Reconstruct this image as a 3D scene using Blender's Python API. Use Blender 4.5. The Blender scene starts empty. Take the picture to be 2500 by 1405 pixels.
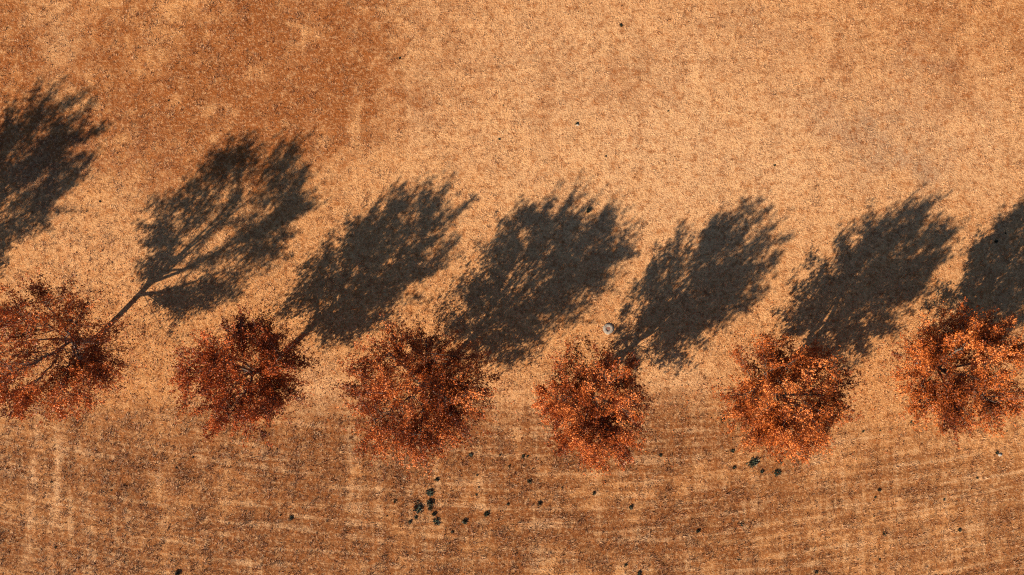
import bpy, math
import numpy as np

sc = bpy.context.scene
COL = sc.collection

# ------------------------------------------------------------------ camera, sky, sun, exposure
S = 50.0                      # photograph pixels per metre on the ground
F = 1943.0                    # focal length in photograph pixels (28 mm equivalent drone lens)
CAM_H = F / S
cam = bpy.data.cameras.new("camera")
cam.sensor_width = 36.0
cam.lens = 36.0 * F / 2500.0
cam.clip_start = 0.5
cam.clip_end = 6000.0
camo = bpy.data.objects.new("camera", cam)
camo.location = (0, 0, CAM_H)
camo.rotation_euler = (0, 0, 0)
COL.objects.link(camo)
sc.camera = camo

SUN_EL = math.radians(27.8)
SHADOW = np.array([0.722, 0.692])          # direction in which the shadows fall on the ground
az = math.atan2(-SHADOW[0], -SHADOW[1])
world = bpy.data.worlds.new("World")
sc.world = world
world.use_nodes = True
wn = world.node_tree
sky = wn.nodes.new("ShaderNodeTexSky")
sky.sky_type = 'NISHITA'
sky.sun_disc = False
sky.sun_elevation = SUN_EL
sky.sun_rotation = az % (2 * math.pi)
sky.air_density = 0.9
sky.dust_density = 0.1
sky.ozone_density = 2.5
wn.links.new(sky.outputs[0], wn.nodes["Background"].inputs[0])
wn.nodes["Background"].inputs[1].default_value = 0.05

sun = bpy.data.lights.new("sun", 'SUN')
sun.energy = 5.0
sun.angle = math.radians(0.55)
sun.color = (1.0, 0.85, 0.66)
suno = bpy.data.objects.new("sun", sun)
from mathutils import Vector
suno.rotation_euler = Vector((SHADOW[0] * math.cos(SUN_EL), SHADOW[1] * math.cos(SUN_EL), -math.sin(SUN_EL))).to_track_quat('-Z', 'Y').to_euler()
suno.location = (-30, -30, 40)
COL.objects.link(suno)

sc.view_settings.view_transform = 'Standard'
sc.view_settings.look = 'None'
sc.view_settings.exposure = 1.17
sc.view_settings.gamma = 1.0
sc.view_settings.use_curve_mapping = False
sc.cycles.use_denoising = False
sc.cycles.max_bounces = 6
sc.cycles.filter_width = 1.15

# ------------------------------------------------------------------ helpers
def wx(px): return (np.asarray(px, float) - 1250.0) / S
def wy(py): return (702.5 - np.asarray(py, float)) / S
def pxu(x): return x * S + 1250.0
def pyv(y): return 702.5 - y * S

_tab = np.random.default_rng(5).random((256, 256))
def vnoise(x, y, s, seed=0):
    x = x / s + seed * 17.31; y = y / s + seed * 9.73
    xi = np.floor(x).astype(int); yi = np.floor(y).astype(int)
    fx = x - xi; fy = y - yi
    fx = fx * fx * (3 - 2 * fx); fy = fy * fy * (3 - 2 * fy)
    a = _tab[xi % 256, yi % 256]; b = _tab[(xi + 1) % 256, yi % 256]
    c = _tab[xi % 256, (yi + 1) % 256]; d = _tab[(xi + 1) % 256, (yi + 1) % 256]
    return (a * (1 - fx) + b * fx) * (1 - fy) + (c * (1 - fx) + d * fx) * fy
def fbm(x, y, s, seed=0, oct=4):
    t = 0; w = 0; a = 1.0
    for k in range(oct):
        ca, sa = math.cos(0.6 + 1.1 * k + seed), math.sin(0.6 + 1.1 * k + seed)
        t = t + a * vnoise(x * ca - y * sa, x * sa + y * ca, s / 2 ** k, seed + k * 3); w += a; a *= 0.55
    return t / w
def sstep(a, b, x):
    t = np.clip((x - a) / (b - a), 0, 1); return t * t * (3 - 2 * t)
def blob(u, v, cu, cv, su, sv, rot=0.0):
    du = u - cu; dv = v - cv
    if rot:
        c, s = math.cos(rot), math.sin(rot); du, dv = du * c + dv * s, -du * s + dv * c
    return np.exp(-0.5 * ((du / su) ** 2 + (dv / sv) ** 2))

def height(x, y):
    near = (1 - sstep(30, 38, np.abs(x))) * (1 - sstep(18, 24, np.abs(y)))
    return near * (0.10 * (fbm(x, y, 3.2, 11, 3) - 0.5) + 0.030 * (vnoise(x, y, 0.55, 14) - 0.5))

def masks(x, y):
    """what grows where: rust-brown dead patches, weathered straw of the mown strip, bleached straw, grey thatch"""
    u = pxu(x); v = pyv(y)
    n1 = fbm(x, y, 4.5, 1); n2 = fbm(x, y, 1.5, 2); n3 = fbm(x, y, 0.55, 3, 3)
    n4 = vnoise(x, y, 0.26, 4)
    nn = 0.20 * n1 + 0.28 * n2 + 0.32 * n3 + 0.20 * n4
    yc = y - 0.0045 * (x - 1.0) ** 2                                  # the mower went round in a shallow arc
    hs = 0.6 * vnoise(x * 0.09, yc, 1.05, 6) + 0.4 * vnoise(x * 0.14, yc, 0.42, 7)
    vs = 0.6 * vnoise(x + 0.05 * y, y * 0.10, 0.85, 8) + 0.4 * vnoise(x + 0.05 * y, y * 0.16, 0.35, 9)
    # rust-brown patches of the upper field
    r = (0.80 * blob(u, v, 330, 250, 270, 130) + 0.85 * blob(u, v, 610, 120, 170, 170) + 0.45 * blob(u, v, 760, 250, 110, 90)
         + 0.25 * (vs - .5) * (v < 520) + 0.5 * blob(u, v, 20, 140, 90, 160) + 0.40 * blob(u, v, 230, 60, 120, 60) + 0.4 * blob(u, v, 330, 370, 240, 60)
         + 0.35 * blob(u, v, 880, 80, 120, 160) + 0.18 * blob(u, v, 1250, 230, 260, 160)
         + 0.30 * blob(u, v, 2380, 90, 180, 110) + 0.16 * blob(u, v, 1800, 140, 400, 150)
         - 0.55 * blob(u, v, 140, 110, 60, 100) - 0.35 * blob(u, v, 370, 110, 70, 110) - 0.4 * blob(u, v, 610, 250, 80, 50))
    r = np.minimum(r + 0.03, 0.92)
    rust = 0.95 * sstep(0.06, 1.10, r * 0.92 + (nn - 0.5) * 3.6 * (0.30 + 0.70 * np.clip(r * 1.5, 0, 1)) + 0.13)
    # weathered, browner mown strip below the trees
    edge = 985 + 45 * np.sin(u / 330.0 + 0.6) + 60 * np.clip((u - 1700) / 800, 0, 1)
    low = sstep(-70, 110, v - edge)
    left = 1 - sstep(500, 1500, u)
    streak = (0.42 - .08 * left) * hs + (0.10 + .18 * left) * vs + (0.48 - .10 * left) * n2
    fade = 1 - 0.38 * sstep(1500, 2200, u)
    brown = low * fade * np.clip(0.66 + 0.20 * left + (2.7 - 0.7 * left) * (streak - 0.47) + 0.9 * (n2 - .5) + 1.1 * (n3 - .5), 0.05 + 0.36 * left, 1.0)
    brown = brown + 0.45 * blob(u, v, 1520, 1110, 160, 40) * n2 * 1.6 + 0.4 * blob(u, v, 1490, 1320, 110, 40) * n2 * 1.7
    brown = brown + 0.6 * blob(u, v, 330, 1010, 260, 32) * n2 * 1.6
    brown = brown + 0.35 * blob(u, v, 2300, 1330, 300, 80) * n2
    # pale wheel tracks and bleached straw
    trk = 0
    for c0, c1, w in ((96, 62, 7.5), (152, 122, 7.5), (196, 190, 6), (330, 318, 8), (420, 414, 7), (1012, 1005, 8)):
        cu = c0 + (c1 - c0) * np.clip((v - 980) / 425, -1, 2)
        trk = trk + sstep(960, 1120, v) * np.exp(-0.5 * ((u - cu) / w) ** 2) * (1.3 if w == 7.5 else 0.35)
    trk = trk * np.clip(0.15 + 2.0 * (n3 - 0.25), 0, 1.2)
    for cu, w, a in ((1015, 12, .55), (752, 9, .5), (1045, 10, .4), (1712, 10, .3)):
        trk = trk + a * (1 - sstep(330, 480, v)) * np.exp(-0.5 * ((u - cu) / w) ** 2) * np.clip(2.2 * (n2 - .3), 0, 1)
    pale = (0.9 * blob(u, v, 780, 960, 60, 60) + 0.9 * blob(u, v, 1250, 1000, 90, 55) + 0.8 * blob(u, v, 1650, 940, 80, 60)
            + 0.7 * blob(u, v, 1330, 330, 420, 260) + 0.75 * blob(u, v, 1900, 380, 420, 260) + 0.5 * blob(u, v, 250, 620, 200, 100)
            + 0.5 * blob(u, v, 140, 110, 60, 100) + 0.35 * blob(u, v, 620, 260, 80, 60) + 0.5 * blob(u, v, 2400, 330, 160, 120)
            + 0.3 * blob(u, v, 1350, 80, 300, 120))
    pale = np.clip(pale * (0.35 + 1.3 * (nn - 0.28)) + trk, 0, 1)
    # grey weathered thatch
    grey = (blob(u, v, 2120, 300, 95, 55) + 0.9 * blob(u, v, 2220, 410, 85, 50) + 0.6 * blob(u, v, 2250, 150, 55, 40)
            + 0.45 * blob(u, v, 1820, 70, 70, 50) + 0.5 * blob(u, v, 150, 430, 160, 90) + 0.35 * blob(u, v, 2450, 700, 90, 120))
    grey = np.clip(grey * (0.05 + 1.9 * (0.5 * n2 + 0.5 * n3 - 0.30)), 0, 0.6)
    brown = np.clip(brown * (1 - 0.85 * np.clip(trk, 0, 1)), 0, 0.92)
    return rust, brown, pale, grey, np.clip(0.18 + low, 0, 1)

def mesh_np(name, verts, faces_flat, loop_start, loop_total, attrs=None, mat=None, smooth=False):
    me = bpy.data.meshes.new(name)
    nv = len(verts); nf = len(loop_start)
    me.vertices.add(nv); me.vertices.foreach_set("co", np.ascontiguousarray(verts, np.float32).ravel())
    me.loops.add(len(faces_flat)); me.loops.foreach_set("vertex_index", np.ascontiguousarray(faces_flat, np.int32))
    me.polygons.add(nf)
    me.polygons.foreach_set("loop_start", np.ascontiguousarray(loop_start, np.int32))
    me.polygons.foreach_set("loop_total", np.ascontiguousarray(loop_total, np.int32))
    me.polygons.foreach_set("use_smooth", np.full(nf, smooth))
    for k, (dom, arr) in (attrs or {}).items():
        a = me.attributes.new(k, 'FLOAT', dom)
        a.data.foreach_set("value", np.ascontiguousarray(arr, np.float32))
    me.update(calc_edges=True)
    if mat: me.materials.append(mat)
    return me
def tris(name, verts, f, **k):
    n = len(f); return mesh_np(name, verts, f.ravel(), np.arange(n) * 3, np.full(n, 3), **k)
def quads(name, verts, f, **k):
    n = len(f); return mesh_np(name, verts, f.ravel(), np.arange(n) * 4, np.full(n, 4), **k)
def link(name, me, parent=None, label=None, cat=None, group=None, kind=None, loc=None):
    o = bpy.data.objects.new(name, me); COL.objects.link(o)
    if parent: o.parent = parent
    if loc is not None: o.location = loc
    for k, v in (("label", label), ("category", cat), ("group", group), ("kind", kind)):
        if v: o[k] = v
    return o

# ------------------------------------------------------------------ materials
class NT:
    def __init__(s, name):
        s.m = bpy.data.materials.new(name); s.m.use_nodes = True
        s.t = s.m.node_tree; s.b = s.t.nodes["Principled BSDF"]; s.out = s.t.nodes["Material Output"]
    def n(s, typ, **k):
        x = s.t.nodes.new(typ)
        for a, v in k.items(): setattr(x, a, v)
        return x
    def l(s, a, b): s.t.links.new(a, b)
    def attr(s, name):
        return s.n("ShaderNodeAttribute", attribute_name=name).outputs["Fac"]
    def math(s, op, a, b=None, clamp=False):
        x = s.n("ShaderNodeMath", operation=op, use_clamp=clamp)
        for i, v in enumerate((a, b)):
            if v is None: continue
            if hasattr(v, "links"): s.l(v, x.inputs[i])
            else: x.inputs[i].default_value = v
        return x.outputs[0]
    def mix(s, f, a, b, mode='MIX'):
        x = s.n("ShaderNodeMix", data_type='RGBA', blend_type=mode)
        for i, v in ((0, f), (6, a), (7, b)):
            if hasattr(v, "links"): s.l(v, x.inputs[i])
            elif i == 0: x.inputs[0].default_value = v
            else: x.inputs[i].default_value = (*v, 1)
        return x.outputs[2]
    def noise(s, scale, vec=None, detail=3, rough=.55):
        x = s.n("ShaderNodeTexNoise"); x.inputs["Scale"].default_value = scale
        x.inputs["Detail"].default_value = detail; x.inputs["Roughness"].default_value = rough
        if vec is not None: s.l(vec, x.inputs["Vector"])
        return x.outputs["Fac"]
    def ramp(s, f, *stops):
        x = s.n("ShaderNodeValToRGB"); e = x.color_ramp.elements
        while len(e) < len(stops): e.new(0.5)
        for el, (p, c) in zip(e, stops): el.position = p; el.color = (*c, 1) if len(c) == 3 else c
        s.l(f, x.inputs[0]); return x.outputs[0]
    def maprange(s, f, a, b, c, d):
        x = s.n("ShaderNodeMapRange"); s.l(f, x.inputs[0])
        for i, v in enumerate((a, b, c, d)): x.inputs[i + 1].default_value = v
        return x.outputs[0]

STRAW = (0.52, 0.243, 0.088)
PALE = (0.68, 0.410, 0.210)
RUST = (0.225, 0.062, 0.0125)
BROWN = (0.140, 0.046, 0.0135)
GREY = (0.27, 0.175, 0.115)

def grass_colour(t, pos):
    base = STRAW
    c = t.mix(t.attr("pale"), base, PALE)
    c = t.mix(t.attr("rust"), c, RUST)
    c = t.mix(t.attr("brown"), c, BROWN)
    c = t.mix(t.attr("grey"), c, GREY)
    # mottling of the sward, 30 to 60 cm
    m = t.noise(2.3, pos, 6, .72)
    c = t.mix(t.maprange(m, .47, .64, 0, .74), c, (0.31, 0.100, 0.023))
    c = t.mix(t.maprange(m, .47, .34, 0, .50), c, (0.55, 0.285, 0.115))
    # mowing lines in a shallow arc, and fainter ones across them
    sep = t.n("ShaderNodeSeparateXYZ"); t.l(pos, sep.inputs[0])
    xx, yy = sep.outputs[0], sep.outputs[1]
    dx = t.math('SUBTRACT', xx, 1.0)
    arc = t.math('SUBTRACT', yy, t.math('MULTIPLY', t.math('MULTIPLY', dx, dx), 0.0045))
    def lines(a, b, scale, seed):
        cb = t.n("ShaderNodeCombineXYZ"); t.l(t.math('MULTIPLY', a, 0.07), cb.inputs[0]); t.l(b, cb.inputs[1]); cb.inputs[2].default_value = seed
        return t.noise(scale, cb.outputs[0], 3, .6)
    mow = t.attr("mow")
    h = lines(xx, arc, 3.1, 1.3)
    v = lines(yy, t.math('ADD', xx, t.math('MULTIPLY', yy, 0.05)), 2.8, 7.7)
    hv = t.math('ADD', t.math('MULTIPLY', h, .65), t.math('MULTIPLY', v, .35))
    c = t.mix(t.math('MULTIPLY', t.maprange(hv, .48, .60, 0, .75), mow), c, (0.175, 0.060, 0.018))
    c = t.mix(t.math('MULTIPLY', t.maprange(hv, .49, .37, 0, .58), mow), c, (0.56, 0.33, 0.165))
    # clumps of straw lighter and darker, 8 to 20 cm
    # dark tussocks and bare spots the size of a hand
    for sc_, lo, hi, thr, amt in ((2.2, .10, .28, .50, .90), (4.6, .14, .36, .42, .80)):
        vo = t.n("ShaderNodeTexVoronoi"); vo.inputs["Scale"].default_value = sc_
        wv = t.n("ShaderNodeVectorMath", operation='ADD'); t.l(pos, wv.inputs[0])
        nv = t.n("ShaderNodeTexNoise"); nv.inputs["Scale"].default_value = 9.0; t.l(pos, nv.inputs["Vector"])
        sv = t.n("ShaderNodeVectorMath", operation='SCALE'); t.l(nv.outputs["Color"], sv.inputs[0]); sv.inputs["Scale"].default_value = 0.22
        t.l(sv.outputs[0], wv.inputs[1]); t.l(wv.outputs[0], vo.inputs["Vector"])
        sc2 = t.n("ShaderNodeSeparateColor"); t.l(vo.outputs["Color"], sc2.inputs[0])
        on = t.maprange(sc2.outputs[0], thr, thr + .3, 0, 1)
        spot = t.math('MULTIPLY', t.maprange(vo.outputs["Distance"], hi, lo, 0, amt), on)
        c = t.mix(t.math('MULTIPLY', spot, t.maprange(mow, 0.18, 1.0, .55, 1.0)), c, (0.095, 0.031, 0.010))
    n = t.noise(7.0, pos, 4, .68)
    c = t.mix(t.maprange(n, .51, .70, 0, .66), c, (0.165, 0.045, 0.011))
    c = t.mix(t.maprange(n, .48, .30, 0, .50), c, PALE)
    return c

def ground_material():
    t = NT("dry_ground")
    pos = t.n("ShaderNodeNewGeometry").outputs["Position"]
    c = grass_colour(t, pos)
    fine = t.noise(26.0, pos, 2, .6)
    c = t.mix(t.maprange(fine, .52, .70, 0, .7), c, (0.11, 0.038, 0.012))
    t.l(c, t.b.inputs["Base Color"])
    t.b.inputs["Roughness"].default_value = 0.95
    t.b.inputs["Specular IOR Level"].default_value = 0.1
    bmp = t.n("ShaderNodeBump"); bmp.inputs["Strength"].default_value = 0.8; bmp.inputs["Distance"].default_value = 0.06
    t.l(t.noise(14.0, pos, 4, .65), bmp.inputs["Height"])
    t.l(bmp.outputs[0], t.b.inputs["Normal"])
    return t.m

def blade_material():
    t = NT("dry_grass_blade")
    pos = t.n("ShaderNodeNewGeometry").outputs["Position"]
    c = grass_colour(t, pos)
    rnd = t.attr("rnd")
    c = t.mix(t.maprange(rnd, 0.0, 0.28, .55, 0), c, (0.14, 0.046, 0.013))
    c = t.mix(t.maprange(rnd, 0.75, 1.0, 0, .40), c, (0.66, 0.44, 0.25))
    t.l(c, t.b.inputs["Base Color"])
    t.b.inputs["Roughness"].default_value = 0.62
    t.b.inputs["Specular IOR Level"].default_value = 0.32
    return t.m

def leaf_material(name, dark, mid, bright):
    t = NT(name)
    c = t.ramp(t.attr("rnd"), (0.0, dark), (0.45, mid), (0.85, bright), (1.0, tuple(min(1, v * 1.25 + .02) for v in bright)))
    t.l(c, t.b.inputs["Base Color"])
    t.b.inputs["Roughness"].default_value = 0.44
    t.b.inputs["Specular IOR Level"].default_value = 0.22
    tr = t.n("ShaderNodeBsdfTranslucent")
    t.l(t.mix(0.5, c, (0.45, 0.10, 0.015)), tr.inputs[0])
    mx = t.n("ShaderNodeMixShader"); mx.inputs[0].default_value = 0.07
    t.l(t.b.outputs[0], mx.inputs[1]); t.l(tr.outputs[0], mx.inputs[2]); t.l(mx.outputs[0], t.out.inputs[0])
    return t.m

def bark_material():
    t = NT("grey_bark")
    tc = t.n("ShaderNodeTexCoord").outputs["Object"]
    mp = t.n("ShaderNodeMapping"); mp.inputs["Scale"].default_value = (9, 9, 2.2); t.l(tc, mp.inputs[0])
    n = t.noise(4.0, mp.outputs[0], 5, .65)
    t.l(t.ramp(n, (.3, (0.055, 0.035, 0.026)), (.55, (0.12, 0.082, 0.06)), (.80, (0.30, 0.25, 0.21))), t.b.inputs["Base Color"])
    t.b.inputs["Roughness"].default_value = 0.85
    bmp = t.n("ShaderNodeBump"); bmp.inputs["Strength"].default_value = 0.6; bmp.inputs["Distance"].default_value = 0.02
    t.l(n, bmp.inputs["Height"]); t.l(bmp.outputs[0], t.b.inputs["Normal"])
    return t.m

def simple_noise_material(name, a, b, scale, rough, bump=0.3, dist=.01):
    t = NT(name)
    tc = t.n("ShaderNodeTexCoord").outputs["Object"]
    n = t.noise(scale, tc, 5, .6)
    t.l(t.ramp(n, (.32, a), (.68, b)), t.b.inputs["Base Color"])
    t.b.inputs["Roughness"].default_value = rough
    bmp = t.n("ShaderNodeBump"); bmp.inputs["Strength"].default_value = bump; bmp.inputs["Distance"].default_value = dist
    t.l(n, bmp.inputs["Height"]); t.l(bmp.outputs[0], t.b.inputs["Normal"])
    return t.m

M_GROUND = ground_material(); M_BLADE = blade_material(); M_BARK = bark_material()

# ------------------------------------------------------------------ ground: one sheet to the horizon, gently uneven where it is seen
g = 0.2
xs = np.concatenate([[-2500, -800, -250, -90, -50], np.arange(-38, 38 + g / 2, g), [50, 90, 250, 800, 2500]])
ys = np.concatenate([[-2500, -800, -250, -90, -40], np.arange(-24, 24 + g / 2, g), [40, 90, 250, 800, 2500]])
X, Y = np.meshgrid(xs, ys); Z = height(X, Y)
V = np.stack([X, Y, Z], -1).reshape(-1, 3)
nx, ny = len(xs), len(ys)
i = (np.arange(ny - 1)[:, None] * nx + np.arange(nx - 1)[None, :]).ravel()
Fq = np.stack([i, i + 1, i + 1 + nx, i + nx], -1)
ru, br, pa, gr, mo = masks(X.ravel(), Y.ravel())
link("ground", quads("ground", V, Fq, mat=M_GROUND, smooth=True,
     attrs={"rust": ('POINT', ru), "brown": ('POINT', br), "pale": ('POINT', pa), "grey": ('POINT', gr), "mow": ('POINT', mo)}),
     label="dry tan field with rust brown patches and pale wheel tracks", kind="structure")

RING = (float(wx(1485)), float(wy(803)))

# ------------------------------------------------------------------ dry grass: tufts of blades, one mass
rng = np.random.default_rng(21)
def build_grass(n_tuft=80000, per=9):
    tx = rng.uniform(-27.5, 27.5, n_tuft); ty = rng.uniform(-16.2, 16.2, n_tuft)
    keep = np.hypot(tx - RING[0], ty - RING[1]) > 0.235
    tx, ty = tx[keep], ty[keep]
    dens = fbm(tx, ty, 0.5, 31, 3)
    keep = rng.random(len(tx)) < np.clip(0.25 + 1.6 * (dens - 0.2), 0.2, 1)
    tx, ty, dens = tx[keep], ty[keep], dens[keep]
    n = len(tx)
    ru, br, pa, gr, mo = masks(tx, ty)
    th = rng.uniform(0.045, 0.125, n) * (0.45 + 1.5 * np.clip(dens - .15, 0, 1)) * (0.7 + 0.8 * vnoise(tx, ty, .22, 44)) * (1 - 0.5 * pa) * (1 - 0.1 * ru) * (0.72 + 0.35 * br)
    trnd = np.clip(0.5 + 1.15 * (0.5 * vnoise(tx, ty, .30, 41) + 0.5 * vnoise(tx, ty, .16, 42) - .5) + rng.normal(0, .13, n), 0, 1)
    idx = np.repeat(np.arange(n), per); m = len(idx)
    bx = tx[idx] + rng.normal(0, 0.045, m); by = ty[idx] + rng.normal(0, 0.045, m)
    bz = height(bx, by) - 0.005
    L = th[idx] * rng.uniform(0.7, 1.5, m)
    az = rng.uniform(0, 2 * np.pi, m); tilt = np.radians(rng.uniform(35, 87, m))
    d = np.stack([np.cos(az) * np.sin(tilt), np.sin(az) * np.sin(tilt), np.cos(tilt)], -1)
    wdir = az + np.pi / 2 + rng.normal(0, .5, m)
    w = np.stack([np.cos(wdir), np.sin(wdir), np.zeros(m)], -1) * rng.uniform(0.007, 0.022, m)[:, None]
    b = np.stack([bx, by, bz], -1)
    V = np.empty((m, 3, 3)); V[:, 0] = b - w; V[:, 1] = b + w; V[:, 2] = b + d * L[:, None]
    rnd = np.clip(trnd[idx] + rng.normal(0, .10, m), 0, 1)
    A = {"rnd": rnd, "rust": ru[idx], "brown": br[idx], "pale": pa[idx], "grey": gr[idx], "mow": mo[idx]}
    me = tris("dry_grass", V.reshape(-1, 3), np.arange(m * 3).reshape(-1, 3), mat=M_BLADE,
              attrs={k: ('FACE', v) for k, v in A.items()})
    link("dry_grass", me, label="short dry straw coloured grass covering the whole field", kind="stuff")
build_grass()

# ------------------------------------------------------------------ trees
def tube(pts, rad, sides):
    pts = np.asarray(pts, float); n = len(pts)
    tan = np.gradient(pts, axis=0); tan /= np.linalg.norm(tan, axis=1)[:, None] + 1e-9
    ref = np.array([0.31, 0.87, 0.13]); ref /= np.linalg.norm(ref)
    a = np.cross(tan, ref); a /= np.linalg.norm(a, axis=1)[:, None] + 1e-9
    b = np.cross(tan, a)
    ang = np.arange(sides) * 2 * np.pi / sides
    ring = a[:, None, :] * np.cos(ang)[None, :, None] + b[:, None, :] * np.sin(ang)[None, :, None]
    V = (pts[:, None, :] + ring * np.asarray(rad)[:, None, None]).reshape(-1, 3)
    f = []
    for k in range(n - 1):
        for s in range(sides):
            s2 = (s + 1) % sides
            f.append((k * sides + s, k * sides + s2, (k + 1) * sides + s2, (k + 1) * sides + s))
    return V, np.array(f)
def join(parts):
    Vs, Fs, o = [], [], 0
    for v, f in parts:
        Vs.append(v); Fs.append(f + o); o += len(v)
    return np.concatenate(Vs), np.concatenate(Fs)
def bez(a, c, b, n):
    t = np.linspace(0, 1, n)[:, None]
    return (1 - t) ** 2 * a + 2 * t * (1 - t) * c + t * t * b
def unit(v): return v / (np.linalg.norm(v, axis=-1, keepdims=True) + 1e-9)

def leaves_mesh(name, P, D, size, rnd, mat, r):
    n = len(P)
    D = unit(D)
    q = unit(r.normal(0, 1, (n, 3)))
    side = unit(np.cross(D, q)); nor = np.cross(side, D)
    ln = size[:, None]; w = ln * r.uniform(0.30, 0.46, (n, 1)); fold = ln * r.uniform(0.02, 0.2, (n, 1))
    V = np.empty((n, 4, 3))
    V[:, 0] = P
    V[:, 1] = P + D * ln * .45 + side * w + nor * fold
    V[:, 2] = P + D * ln
    V[:, 3] = P + D * ln * .45 - side * w + nor * fold
    b = np.arange(n) * 4
    f = np.stack([np.stack([b, b + 1, b + 2], -1), np.stack([b, b + 2, b + 3], -1)], 1).reshape(-1, 3)
    return tris(name, V.reshape(-1, 3), f, mat=mat, attrs={"rnd": ('FACE', np.repeat(rnd, 2))})

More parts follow.
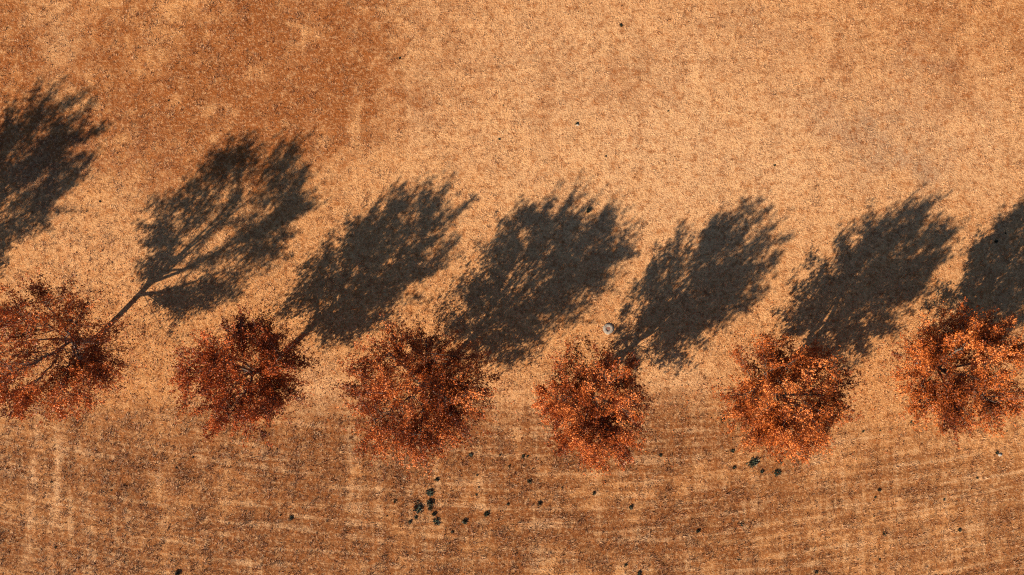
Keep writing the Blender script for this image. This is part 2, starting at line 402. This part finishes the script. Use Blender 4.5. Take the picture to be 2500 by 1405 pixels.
def build_tree(px, py, H, rx, ry, label, mat, seed, n_sec=130, n_twig=11, per_twig=48, bottom=1.0, fork=1.7, gaps=(), leaf=0.067, skew=(0, 0), core=0.04, extra=()):
    r = np.random.default_rng(seed)
    bx, by = float(wx(px)), float(wy(py)); bz = float(height(np.array(bx), np.array(by)))
    root = bpy.data.objects.new("autumn_tree", None); COL.objects.link(root)
    root.location = (bx, by, bz); root.empty_display_size = 0.5
    root["label"] = label; root["category"] = "tree"; root["group"] = "autumn trees planted in a curved row"
    hc = (H + bottom) / 2; c = (H - bottom) / 2
    R = np.array([rx * 1.05, ry * 1.05, c]); C = np.array([skew[0], skew[1], hc])
    # trunk with root flare and leader
    lean = r.normal(0, 0.10, 2)
    zt = np.array([-0.15, 0.0, 0.12, 0.5, 1.0, fork, fork + .8, fork + 1.7, H * .62, H * .80])
    tx = lean[0] * (zt / 3.0) + 0.05 * np.sin(zt * 1.7 + seed); ty = lean[1] * (zt / 3.0) + 0.05 * np.cos(zt * 1.3 + seed)
    tx = np.concatenate([[0, 0], tx[2:]]) + skew[0] * np.clip(zt - fork, 0, None) / H * 0.6
    ty = np.concatenate([[0, 0], ty[2:]]) + skew[1] * np.clip(zt - fork, 0, None) / H * 0.6
    rad = np.array([.25, .21, .155, .130, .122, .118, .075, .052, .035, .012])
    tp = np.stack([tx, ty, zt], -1)
    V, f = tube(tp, rad, 12)
    link("trunk", quads("trunk", V, f, mat=M_BARK, smooth=True), root)
    # limbs
    limbs = []
    nl = 7
    a0 = r.uniform(0, 2 * np.pi)
    for k in range(nl):
        a = a0 + k * 2.399 + r.normal(0, .2)
        z0 = fork - 0.15 + 0.16 * k + r.uniform(-.05, .05)
        s = np.array([np.interp(z0, zt, tx), np.interp(z0, zt, ty), z0])
        el = math.radians(r.uniform(18, 62) if k > 1 else r.uniform(-5, 20))
        d = np.array([math.cos(a) * math.cos(el), math.sin(a) * math.cos(el), math.sin(el)])
        e = C + d * R * r.uniform(.66, .80)
        mid = s + (e - s) * 0.45 + np.array([d[0], d[1], 0]) * 0.35 + np.array([0, 0, -0.15])
        p = bez(s, mid, e, 10); p[1:-1] += r.normal(0, .035, (8, 3))
        r0 = r.uniform(.052, .075)
        V, f = tube(p, np.linspace(r0, .012, 10), 8)
        link("limb", quads("limb", V, f, mat=M_BARK, smooth=True), root)
        limbs.append(p)
    skel = np.concatenate([bez(p[0], p[4], p[-1], 14)[3:] for p in limbs] + [tp[5:]])
    # long side branches fanning out to the shell, short forward twigs, leaves packed along them
    bumps = unit(r.normal(0, 1, (18, 3))); bamp = r.normal(0, .11, 18)
    parts = []; LP = []; LD = []; made = 0; tries = 0
    while made < n_sec and tries < n_sec * 8:
        tries += 1
        z = r.uniform(-.84, .84); q = math.sqrt(1 - z * z); a = r.uniform(0, 2 * np.pi)
        d = np.array([q * math.cos(a), q * math.sin(a), z])
        if tries % 5 == 0:                                     # the roof of the crown
            q = math.sqrt(r.random()) * .9; d = np.array([q * math.cos(a), q * math.sin(a), math.sqrt(1 - q * q)])
        if any(np.dot(d, unit(np.array(gd, float))) > gc for gd, gc in gaps) and r.random() < .85: continue
        frac = r.uniform(core, 1.0) ** .36
        frac *= 0.90 + (bamp * np.clip(bumps @ d, 0, 1) ** 6).sum() + .10 * r.random()
        egg = np.array([1.0, 1.0, 1.0])
        e = C + d * R * frac * egg
        if extra and tries % 9 == 0: e = np.array(extra, float) + r.normal(0, 1, 3) * np.array([.65, .55, .30])
        dd = np.linalg.norm(skel - e, axis=1)
        cost = dd + 1.3 * np.clip(skel[:, 2] - e[2] + .35, 0, None) + 2.0 * np.clip(0.9 - dd, 0, None)
        s = skel[np.argmin(cost)]
        dist = np.linalg.norm(e - s)
        if dist < .30: continue
        made += 1
        mid = (s + e) / 2 + np.array([0, 0, -0.08 * dist]) + r.normal(0, .05, 3)
        p = bez(s, mid, e, 7)
        parts.append(tube(p, np.linspace(.005 + .007 * min(dist, 1.6), .004, 7), 4))
        out = unit((e - C) / R)
        nt = max(3, int(n_twig * (0.35 + 0.65 * min(dist, 1.6) / 1.2)))
        for j in range(nt):
            t = r.uniform(.05, 1.0) ** .7 if j else 1.0
            q0 = np.array([np.interp(t, np.linspace(0, 1, 7), p[:, q]) for q in range(3)])
            tang = unit(p[min(6, int(t * 6) + 1)] - p[max(0, int(t * 6) - 1)])
            td = unit(tang * 1.05 + out * .75 + np.array([0, 0, .26]) + r.normal(0, .44, 3) * (0.25 if j == 0 else 1))
            ln = r.uniform(.30, .62) if j else r.uniform(.45, .95)
            q1 = q0 + td * ln
            k = np.linalg.norm((q1 - C) / R)
            lim = 1.18 if j == 0 else 1.09
            if k > lim: q1 = C + (q1 - C) * (lim / k * r.uniform(.92, 1.0))
            q1[2] = max(q1[2], 0.45)
            tp2 = bez(q0, (q0 + q1) / 2 + r.normal(0, .02, 3), q1, 3)
            parts.append(tube(tp2, [.006, .0045, .003], 3))
            ns = max(3, int(per_twig * r.uniform(.6, 1.35) * (ln / .5)) // 5); m = ns * 5
            ts = np.repeat(r.uniform(.0, 1.0, ns), 5)
            off = np.repeat(r.normal(0, 1, (ns, 3)), 5, axis=0) * (0.110 * (1.2 - .80 * ts))[:, None]
            pos = q0 + (q1 - q0) * ts[:, None] + off + r.normal(0, .026, (m, 3))
            LP.append(pos)
            LD.append(td * .7 + unit(off) * .4 + r.normal(0, .5, (m, 3)) + np.array([0, 0, -.1]))
    V, f = join(parts)
    link("branchwork", quads("branchwork", V, f, mat=M_BARK, smooth=True), root, kind="stuff")
    P = np.concatenate(LP); D = np.concatenate(LD); n = len(P)
    size = leaf * r.uniform(.7, 1.25, n)
    # colour: clumps differ a little, leaves vary
    cl = 0.46 + 1.5 * (fbm(P[:, 0] + P[:, 2] * .7, P[:, 1] - P[:, 2] * .6, .7, seed, 2) - .5)
    rnd = np.clip(cl + r.normal(0, .13, n), 0, 1)
    link("crown", leaves_mesh("crown", P, D, size, rnd, mat, r), root, kind="stuff")
    return n

LEAF_A = leaf_material("rust_red_leaf", (0.10, 0.017, 0.005), (0.35, 0.070, 0.011), (0.54, 0.145, 0.026))
LEAF_B = leaf_material("dark_red_leaf", (0.09, 0.014, 0.004), (0.32, 0.058, 0.010), (0.52, 0.125, 0.023))
LEAF_C = leaf_material("rust_orange_leaf", (0.10, 0.018, 0.005), (0.36, 0.076, 0.013), (0.57, 0.175, 0.042))
LEAF_D = leaf_material("orange_leaf", (0.11, 0.021, 0.005), (0.385, 0.088, 0.014), (0.60, 0.195, 0.048))

nl = 0
nl += build_tree(-262, 722, 6.9, 3.1, 3.1, "rust autumn tree next to the thinnest one, casting the darkest, most solid shadow", LEAF_A, 101, n_sec=250, per_twig=36, gaps=(((.5, -.2, .6), .93), ((.1, .8, .3), .93), ((.6, -.7, -.2), .93)))
nl += build_tree(228, 831, 7.0, 3.3, 2.8, "thinnest leaved rust red autumn tree, its forked trunk showing plainly in its shadow", LEAF_A, 102, n_sec=225, per_twig=29,
                 gaps=(((.75, .75, .25), .94), ((-.1, .5, .9), .96)), bottom=2.15, fork=1.75, core=.30, skew=(.2, -.1), extra=(1.75, -1.3, 2.35))
nl += build_tree(655, 897, 6.1, 2.85, 2.85, "dark red autumn tree with a blackish open middle, next to the thinnest leaved tree", LEAF_B, 113, n_sec=215, per_twig=36)
nl += build_tree(1040, 936, 6.7, 3.12, 3.3, "largest broad rust orange autumn tree above a cluster of blackish green weeds", LEAF_C, 104, n_sec=260, per_twig=36)
nl += build_tree(1432, 957, 6.3, 2.2, 2.72, "small narrow orange autumn tree beside the pale concrete ring", LEAF_C, 105, n_sec=200, per_twig=40, bottom=1.25, gaps=(((-.35, .6, -.75), .80), ((.1, 1, .1), .90)))
nl += build_tree(1857, 948, 6.6, 2.78, 2.8, "round orange autumn tree with two dark green weeds under its edge", LEAF_D, 106, n_sec=225, per_twig=40)
nl += build_tree(2240, 884, 6.7, 2.5, 2.85, "brightest orange autumn tree at the row's end, next to the round orange tree", LEAF_D, 107, n_sec=225, per_twig=40, bottom=.85)
print("leaves", nl)

# ------------------------------------------------------------------ concrete ring with rusty cover
def lathe(profile, sides, jitter=0, seed=0):
    r = np.random.default_rng(seed); ang = np.arange(sides) * 2 * np.pi / sides
    V = []; n = len(profile)
    for (rr, z, j) in profile:
        rj = rr + j * r.normal(0, 1, sides)
        V.append(np.stack([rj * np.cos(ang), rj * np.sin(ang), np.full(sides, z) + j * .25 * r.normal(0, 1, sides)], -1))
    V = np.concatenate(V); f = []
    for k in range(n - 1):
        for s in range(sides):
            s2 = (s + 1) % sides
            f.append((k * sides + s, k * sides + s2, (k + 1) * sides + s2, (k + 1) * sides + s))
    return V, np.array(f)
M_CONC = simple_noise_material("weathered_concrete", (0.15, 0.12, 0.095), (0.31, 0.26, 0.21), 14, .9, .5)
M_RUSTY = simple_noise_material("rusty_iron", (0.13, 0.05, 0.028), (0.26, 0.12, 0.075), 40, .75, .4)
rt = bpy.data.objects.new("concrete_ring", None); COL.objects.link(rt)
rt.location = (RING[0], RING[1], float(height(np.array(RING[0]), np.array(RING[1]))))
rt["label"] = "pale round concrete ring with a rusty brown centre cover, set in the grass"; rt["category"] = "manhole"
V, f = lathe([(.275, -.10, .0), (.262, .03, .012), (.235, .062, .009), (.18, .070, .003), (.115, .066, .002), (.104, .056, 0), (.104, -.10, 0)], 40, seed=3)
link("collar", quads("collar", V, f, mat=M_CONC, smooth=True), rt)
V, f = lathe([(.001, .048, 0), (.03, .048, 0), (.034, .043, 0), (.08, .043, 0), (.085, .050, 0), (.101, .050, 0), (.101, -.08, 0)], 32)
link("cover", quads("cover", V, f, mat=M_RUSTY), rt)

# ------------------------------------------------------------------ weeds: dark leafy tufts in the mown grass
M_WEED = leaf_material("dark_weed_leaf", (0.012, 0.014, 0.011), (0.026, 0.034, 0.022), (0.055, 0.066, 0.034))
def weed_mesh(seed):
    r = np.random.default_rng(seed)
    n = 120
    nlob = r.integers(3, 6); lob = r.normal(0, .30, (nlob, 2)); lob -= lob.mean(0); k = r.integers(0, nlob, n)
    lob = lob[k] * r.uniform(.1, 1, (n, 1)); k = np.arange(n)
    rad = np.clip(np.abs(r.normal(0, .28, n)), 0, .50); a = r.uniform(0, 2 * np.pi, n)
    x = lob[k, 0] + rad * np.cos(a); y = lob[k, 1] + rad * np.sin(a)
    z = np.clip(.62 - .5 * rad, .02, 1) * r.uniform(.05, 1, n)
    P = np.stack([x, y, z], -1)
    D = np.stack([np.cos(a), np.sin(a), r.uniform(-.2, .8, n)], -1) + r.normal(0, .3, (n, 3))
    return leaves_mesh("weed", P, D, r.uniform(.22, .50, n), np.clip(r.normal(.45, .25, n), 0, 1), M_WEED, r)
WM = [weed_mesh(300 + k) for k in range(7)]
ZONES = [
  ("blackish green leafy weed in the cluster below the largest orange tree", "weed cluster below the largest tree",
   [(1049,1203,12),(1049,1228,10),(1021,1239,14),(1049,1242,8),(1059,1256,8),(1066,1274,11),(1015,1264,7),(1001,1275,8)]),
  ("small dark green weed scattered in mown grass between the weed cluster and narrow tree", "weeds scattered around the weed cluster",
   [(1134,1275,9),(1187,1256,9),(1104,1300,6),(964,1224,6),(1066,1172,8),(945,1260,4),(1149,1112,8),(1220,1112,5),(1277,1114,6),(1288,1114,5),
    (1243,1139,5),(1165,1161,5),(1292,1176,7),(1240,1232,6),(1316,1229,7),(1097,1327,5),(1163,1208,5),(1450,1205,7),(1300,1145,4),(1169,1190,4),
    (1530,1105,8),(1612,1112,7),(1527,1380,6),(1560,1400,8),(1540,1240,7),(1372,1190,4)]),
  ("dark green weed at the sunny foot of the round orange tree", "weeds at the foot of the round tree",
   [(1838,1130,14),(1904,1128,9),(1897,1154,10),(1788,1101,6),(1792,1142,6),(1859,1152,7),(1765,1027,8)]),
  ("tiny dark weed in the open grass between round tree and brightest orange tree", "weeds between the last two trees",
   [(2107,1054,5),(2149,1052,4),(2224,1031,5)]),
  ("small dark weed in streaky mown grass beyond the round tree's weeds", "weeds on the sunny side of the last trees",
   [(1704,1297,8),(1810,1281,6),(2146,1197,6),(2137,1215,5),(2159,1303,6),(2342,1294,7),(2134,1261,4),(1992,1397,6),(2147,1366,5),(1804,1367,5),
    (2305,1220,5),(2386,1168,5),(2434,1106,6)]),
  ("small dark weed in the brown mown grass near the pale wheel tracks", "weeds near the wheel tracks",
   [(433,1400,9),(125,1178,5),(711,1265,8),(685,1258,5),(471,1117,5),(430,1143,5),(272,1198,4),(136,1337,5),(288,1365,5),(304,1372,4)]),
  ("lone small dark weed in the open sunlit field past the shadow tips", "lone weeds in the open field",
   [(1516,62,6),(976,143,5),(1408,303,6),(1219,340,5),(1229,258,3),(1528,331,3),(1891,404,5),(1706,328,3),(412,246,4),(245,493,5),(213,517,4),(1479,382,4),(1631,272,4)]),
  ("dark leafy weed growing inside a tree's shadow", "weeds in the tree shadows",
   [(1436,515,9),(2432,590,7),(2455,570,5),(2280,740,5)]),
]
wr = np.random.default_rng(77); cnt = 0
for label, group, spots in ZONES:
    for (u, v, rr) in spots:
        x, y = float(wx(u)), float(wy(v))
        o = link("weed", WM[cnt % 7], None, label, "weed", group, loc=(x, y, float(height(np.array(x), np.array(y))) - .01))
        s = rr / S * (1.1 if rr >= 10 else 0.9 if rr > 5 else 0.75)
        o.scale = (s * wr.uniform(.85, 1.15), s * wr.uniform(.85, 1.15), min(s, .16) * wr.uniform(.8, 1.2))
        o.rotation_euler = (0, 0, wr.uniform(0, 6.28)); cnt += 1

# ------------------------------------------------------------------ two pale stones
M_STONE = simple_noise_material("pale_stone", (0.25, 0.21, 0.17), (0.42, 0.37, 0.31), 9, .8, .5)
def stone_mesh(seed):
    import bmesh
    r = np.random.default_rng(seed); bm = bmesh.new(); bmesh.ops.create_icosphere(bm, subdivisions=2, radius=1)
    for v in bm.verts: v.co *= 1 + r.normal(0, .10)
    me = bpy.data.meshes.new("stone"); bm.to_mesh(me); bm.free(); me.materials.append(M_STONE); return me
for k, (u, v, s, label) in enumerate(((2441, 1111, .07, "small pale stone next to a dark weed beyond the brightest orange tree"),
                                     (1410, 306, .045, "tiny pale stone beside a lone weed in the open field"))):
    x, y = float(wx(u)), float(wy(v))
    o = link("stone", stone_mesh(k + 1), None, label, "stone", loc=(x, y, float(height(np.array(x), np.array(y))) + s * .4))
    o.scale = (s * 1.4, s, s * .7)

# ------------------------------------------------------------------ fallen leaves under the crowns
fr = np.random.default_rng(91); PX = []
for (u, v, n) in ((228, 831, 2600), (655, 897, 1400), (1040, 936, 1500), (1432, 950, 1000), (1857, 948, 1100), (2240, 884, 1100), (-262, 722, 800)):
    PX.append(np.stack([wx(u) + fr.normal(0, 2.1, n), wy(v) + fr.normal(0, 2.0, n)], -1))
PX = np.concatenate(PX); n = len(PX)
P = np.stack([PX[:, 0], PX[:, 1], height(PX[:, 0], PX[:, 1]) + fr.uniform(.03, .085, n)], -1)
D = np.stack([fr.normal(0, 1, n), fr.normal(0, 1, n), fr.normal(0, .15, n)], -1)
link("fallen_leaves", leaves_mesh("fallen_leaves", P, D, fr.uniform(.045, .08, n), fr.uniform(0, .6, n), LEAF_C, fr),
     label="rust coloured fallen leaves scattered on the grass under the trees", kind="stuff")
